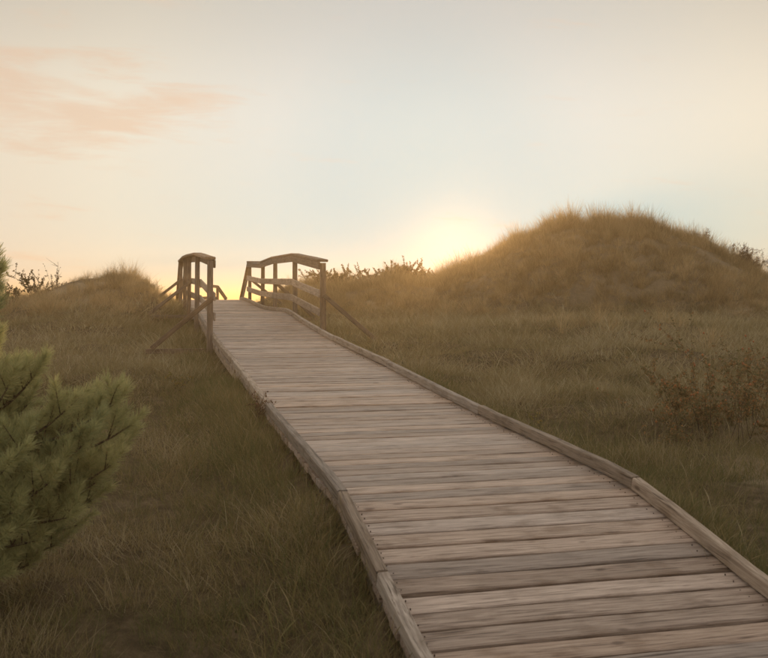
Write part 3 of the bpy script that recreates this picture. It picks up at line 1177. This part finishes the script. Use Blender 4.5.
TIPS = [(-4, 284, 4.7), (-35, 320, 4.5), (-14, 330, 4.6), (44, 362, 4.5), (18, 372, 4.3), (-5, 352, 4.9), (124, 390, 4.5), (98, 402, 4.7), (74, 398, 4.3), (140, 412, 4.6),
        (120, 452, 4.4), (92, 432, 4.2), (104, 470, 4.5), (58, 470, 4.1), (76, 505, 4.2), (30, 430, 4.1), (22, 500, 4.0), (44, 528, 4.2), (4, 470, 3.9), (2, 540, 4.0), (-40, 420, 3.9),
        (-60, 360, 4.2), (-80, 480, 3.9), (52, 420, 5.0), (14, 410, 4.6), (134, 432, 4.8), (112, 408, 4.9), (88, 460, 4.9), (36, 392, 4.8), (100, 488, 4.6), (48, 500, 4.6), (84, 476, 4.4), (10, 520, 4.2), (38, 552, 4.5), (64, 532, 4.7), (6, 566, 4.3), (-20, 590, 4.2), (86, 512, 4.8)]
for (x, y, Z) in TIPS:
    tip = at(x - 9, y + 13, Z) if x > 8 else at(x, y, Z)
    zz = min(ttop.z - 0.05, max(tb.z + 0.12, tip.z - random.uniform(0.18, 0.4)))
    f_ = (zz - tb.z) / 1.9
    bough(Vector((tb.x + 0.05 * f_, tb.y + 0.05 * f_, zz)), tip, random.uniform(0.02, 0.14) if y < 480 else -0.06)
for k in range(11):
    a = random.uniform(1.6, 5.2)
    h_ = random.uniform(0.3, 1.7)
    R_ = 0.95 * (1 - h_ / 2.4)
    st = tb + Vector((0.02, 0.02, h_))
    bough(st, st + Vector((math.cos(a) * R_, math.sin(a) * R_, 0.22)), 0.06)


def leafy(name, base, label, cat, tips, mat, n_leaf, leaf_len, stem_r=0.006, wob=0.1, berries=0, berry_r=0.008, group=None, leaf_part='leaves', from_t=0.3, wf=0.55, bare=0.0, foot=0.0):
    root = empty(name, base, label, cat, group)
    mb, lv, hp = MB(), Leaves(), Leaves()
    for tip in tips:
        mid_ = base.lerp(tip, 0.5) + rvec(wob) + Vector((0, 0, wob))
        b0 = base + Vector((random.gauss(0, wob * 0.4), random.gauss(0, wob * 0.4), -0.03)) + Vector(((tip - base).x, (tip - base).y, 0)) * foot
        pts = bez(b0, mid_, tip, 6)
        mb.tube(pts, [stem_r * (1 - 0.75 * i / 6) for i in range(7)], 5)
        twigs = [pts]
        for _ in range(4):
            i = random.randint(2, 5)
            e = pts[i] + (tip - base).length * 0.3 * (rvec(0.6) + Vector((0, 0, 0.5)))
            tw = lerp_pts(pts[i], e, 3)
            mb.tube(tw, [stem_r * 0.45, stem_r * 0.35, stem_r * 0.25, stem_r * 0.15], 4)
            twigs.append(tw)
        if random.random() < bare:
            continue
        for _ in range(n_leaf):
            tw = random.choice(twigs)
            t = random.uniform(from_t if tw is pts else 0.1, 1) * (len(tw) - 1)
            i = min(len(tw) - 2, int(t))
            p = tw[i].lerp(tw[i + 1], t - i)
            lv.leaf(p, (rvec() + Vector((0, 0, 0.2))).normalized(), leaf_len * random.uniform(0.6, 1.3), leaf_len * wf, random.uniform(0, 1))
        for _ in range(berries):
            tw = random.choice(twigs)
            p = tw[-1] + rvec(0.015)
            hp.ball(p, berry_r * random.uniform(0.8, 1.2), random.random())
    st = mb.build('stems', M_TWIG, root, True)
    st.data.transform(Matrix.Translation(-Vector(base)))
    if lv.v:
        lo = lv.build(leaf_part, mat, root, base)
    if hp.v:
        hpo = hp.build('hips', M_HIP, root, base)
    return root


def gpt(x, Z):
    X = (x - XC) / F * Z
    return Vector((X, Z, hz(X, Z)))


random.seed(5)
# rose shrub with orange autumn leaves
b = gpt(722, 8.6)
tips = [at(random.uniform(640, 815), 0, random.uniform(8.1, 9.8)) for _ in range(46)]
for t in tips:
    px = t.x / t.y * F + XC
    t.z = EYE + (Y0 - random.uniform(345, 425) - max(0, (690 - px)) * 0.22) / F * t.y
leafy('rose_shrub', b, 'loose wild rose shrub with orange and red autumn leaves beside the boardwalk', 'shrub', tips, M_ROSE, 170, 0.034, 0.003, 0.10, 2, 0.012, None, 'leaves', foot=0.6)
# darker bush on the saddle, by the sun
b = gpt(398, 30.2)
tips = [b + Vector((random.gauss(0, 0.42), random.gauss(0, 0.35), random.uniform(0.25, 0.78))) for _ in range(30)]
leafy('low_bush', b, 'small dark leafy bush on the dune saddle between handrail and tall dune', 'bush', tips, M_BUSH, 380, 0.05, 0.006, 0.08)
b = gpt(352, 30.5)
tips = [b + Vector((random.gauss(0, 0.4), random.gauss(0, 0.3), random.uniform(0.1, 0.36))) for _ in range(10)]
leafy('low_bush', b, 'flat dark bush on the saddle right behind the tall dune side handrail', 'bush', tips, M_BUSH, 300, 0.05, 0.006, 0.07)
for (x_, Z_, w_, h_, lab) in ((376, 30.0, 0.42, 0.62, 'rounded dark bush on the saddle beside the small dark leafy bush'), (418, 30.4, 0.5, 0.55, 'brown bush at the foot of the tall dune where the sun sets'),
                              (334, 29.5, 0.5, 0.48, 'low brown bush seen between the posts of the tall dune side handrail')):
    b = gpt(x_, Z_)
    tips = [b + Vector((random.gauss(0, w_), random.gauss(0, 0.3), random.uniform(0.12, h_))) for _ in range(26)]
    leafy('low_bush', b, lab, 'bush', tips, M_BUSH, 330, 0.05, 0.006, 0.07)
for (x_, Z_, lab) in ((700, 29.6, 'dark grassy bush high on the outer shoulder of the tall dune'), (728, 29.4, 'dark wispy bush halfway down the outer shoulder of the tall dune')):
    b = gpt(x_, Z_)
    tips = [b + Vector((random.gauss(0, 0.3), random.gauss(0, 0.3), random.uniform(0.2, 0.6))) for _ in range(14)]
    leafy('low_bush', b, lab, 'bush', tips, M_RUST, 200, 0.07, 0.004, 0.06, wf=0.12)
# twiggy bushes on the low dune skyline
b = gpt(33, 21.5)
tips = [b + Vector((random.gauss(0, 0.32), random.gauss(0, 0.3), random.uniform(0.25, 0.62))) for _ in range(15)]
leafy('twiggy_bush', b, 'twiggy half bare bush on the low dune skyline beside a tall dry stalk', 'bush', tips, M_BUSH, 170, 0.036, 0.006, 0.10)
b = gpt(10, 20.5)
tips = [b + Vector((random.gauss(0, 0.3), random.gauss(0, 0.3), random.uniform(0.2, 0.5))) for _ in range(10)]
leafy('twiggy_bush', b, 'twiggy bush on the low dune skyline half behind the pine tip', 'bush', tips, M_BUSH, 170, 0.036, 0.006, 0.10)
b = gpt(57, 21.5)
top = at(58, 262, 21.5)
leafy('dry_stalk', b, 'single tall thin dry stalk standing on the low dune', 'stalk', [top], M_BUSH, 5, 0.04, 0.010, 0.01)
# bush at the foot of the tall dune's outer end
b = gpt(752, 29.2)
tips = [b + Vector((random.gauss(0, 0.4), random.gauss(0, 0.3), random.uniform(0.25, 0.75))) for _ in range(14)]
leafy('low_bush', b, 'brown grassy bush on the outer shoulder of the tall dune', 'bush', tips, M_RUST, 220, 0.07, 0.005, 0.08, wf=0.14)
# small weeds
b = deck_pt(s_of_Z(8.35), -(HALF + 0.12), -0.05)
tips = [b + Vector((random.gauss(0.03, 0.07), random.gauss(0, 0.09), random.uniform(0.10, 0.22))) for _ in range(10)]
leafy('kerb_weed', b, 'small rusty brown weed growing up over the boardwalk kerb', 'weed', tips, M_RUST, 14, 0.025, 0.003, 0.03)
b = gpt(176, 11.0)
tips = [b + Vector((random.gauss(0, 0.12), random.gauss(0, 0.1), random.uniform(0.08, 0.22))) for _ in range(8)]
leafy('yellow_weed', b, 'low patch of yellowed weed in the meadow near the pine', 'weed', tips, M_WEED, 10, 0.035, 0.003, 0.04)
b = gpt(534, 8.6)
tips = [b + Vector((random.gauss(0, 0.08), random.gauss(0, 0.06), random.uniform(0.14, 0.28))) for _ in range(6)]
leafy('yellow_weed', b, 'small yellow green weed just outside the kerb on the rose shrub side', 'weed', tips, M_WEED, 9, 0.035, 0.003, 0.03)


def straw_tuft(x, Z, label, n=16, h0=0.25, h1=0.5, lean=(0, 0), spread=0.05):
    b = gpt(x, Z)
    root = empty('grass_tuft', b, label, 'grass tuft', 'pale straw tufts in the meadow')
    lv = Leaves()
    for _ in range(n):
        p = b + Vector((random.gauss(0, spread), random.gauss(0, spread), -0.02))
        d = (Vector((lean[0], lean[1], 1)) + rvec(0.33)).normalized()
        ln = random.uniform(h0, h1) / 5
        w = random.uniform(0.003, 0.006)
        c = random.random()
        side = d.cross(rvec()).normalized()
        for k in range(5):
            q = p + d * ln
            w2 = w * (1 - (k + 1) / 5.5)
            i0 = len(lv.v)
            lv.v += [p - side * w / 2, p + side * w / 2, q + side * w2 / 2, q - side * w2 / 2]
            lv.f.append((i0, i0 + 1, i0 + 2, i0 + 3))
            lv.a += [c] * 4
            p, w = q, w2
            d = (d + Vector((lean[0] * 0.35 + d.x * 0.25, lean[1] * 0.35 + d.y * 0.25, -0.28))).normalized()
    lv.build('blades', M_STRAW, root, b)


straw_tuft(592, 7.2, 'pale straw tuft outside the boardwalk kink on the rose shrub side', 12, 0.25, 0.5, (0.3, 0))
straw_tuft(690, 5.9, 'flattened pale straw tuft in front of the rose shrub', 12, 0.25, 0.45, (0.5, 0))
straw_tuft(300, 4.9, 'long arching straw tuft leaning towards the kerb on the pine side', 16, 0.35, 0.65, (0.35, 0))
straw_tuft(338, 4.6, 'thick dry tuft leaning over the kerb joint on the pine side', 22, 0.3, 0.55, (0.45, 0.1))
straw_tuft(88, 4.6, 'lone pale bent straw tuft below the pine boughs', 5, 0.15, 0.3, (-0.1, 0))
straw_tuft(255, 6.0, 'thin dry tuft in the open grass between pine and kerb', 10, 0.2, 0.4, (0.2, 0))

# ------------------------------------------------------------------ haze
hb = MB()
x0, x1, y0_, y1, z0, z1 = -2600, 2600, -2600, 2600, -2.6 + EYE - 1.2, EYE + 3.7
vv = [(x, y, z) for z in (z0, z1) for y in (y0_, y1) for x in (x0, x1)]
hb.add(vv, [(0, 2, 3, 1), (4, 5, 7, 6), (0, 1, 5, 4), (2, 6, 7, 3), (0, 4, 6, 2), (1, 3, 7, 5)])
M_HAZE, ht = new_mat('evening_haze')
ho = N(ht, 'ShaderNodeOutputMaterial')
hadd = N(ht, 'ShaderNodeAddShader')
for k, (dens, aniso, col) in enumerate(((0.0042, 0.62, (0.98, 0.72, 0.40, 1)), (0.00008, 0.95, (1.0, 0.48, 0.14, 1)))):
    pv = N(ht, 'ShaderNodeVolumePrincipled')
    pv.inputs['Color'].default_value = col
    pv.inputs['Density'].default_value = dens
    pv.inputs['Anisotropy'].default_value = aniso
    ht.links.new(pv.outputs[0], hadd.inputs[k])
ht.links.new(hadd.outputs[0], ho.inputs['Volume'])
haze = hb.build('haze', M_HAZE)
haze['kind'] = 'stuff'
haze['label'] = 'thin warm evening haze over the dunes'
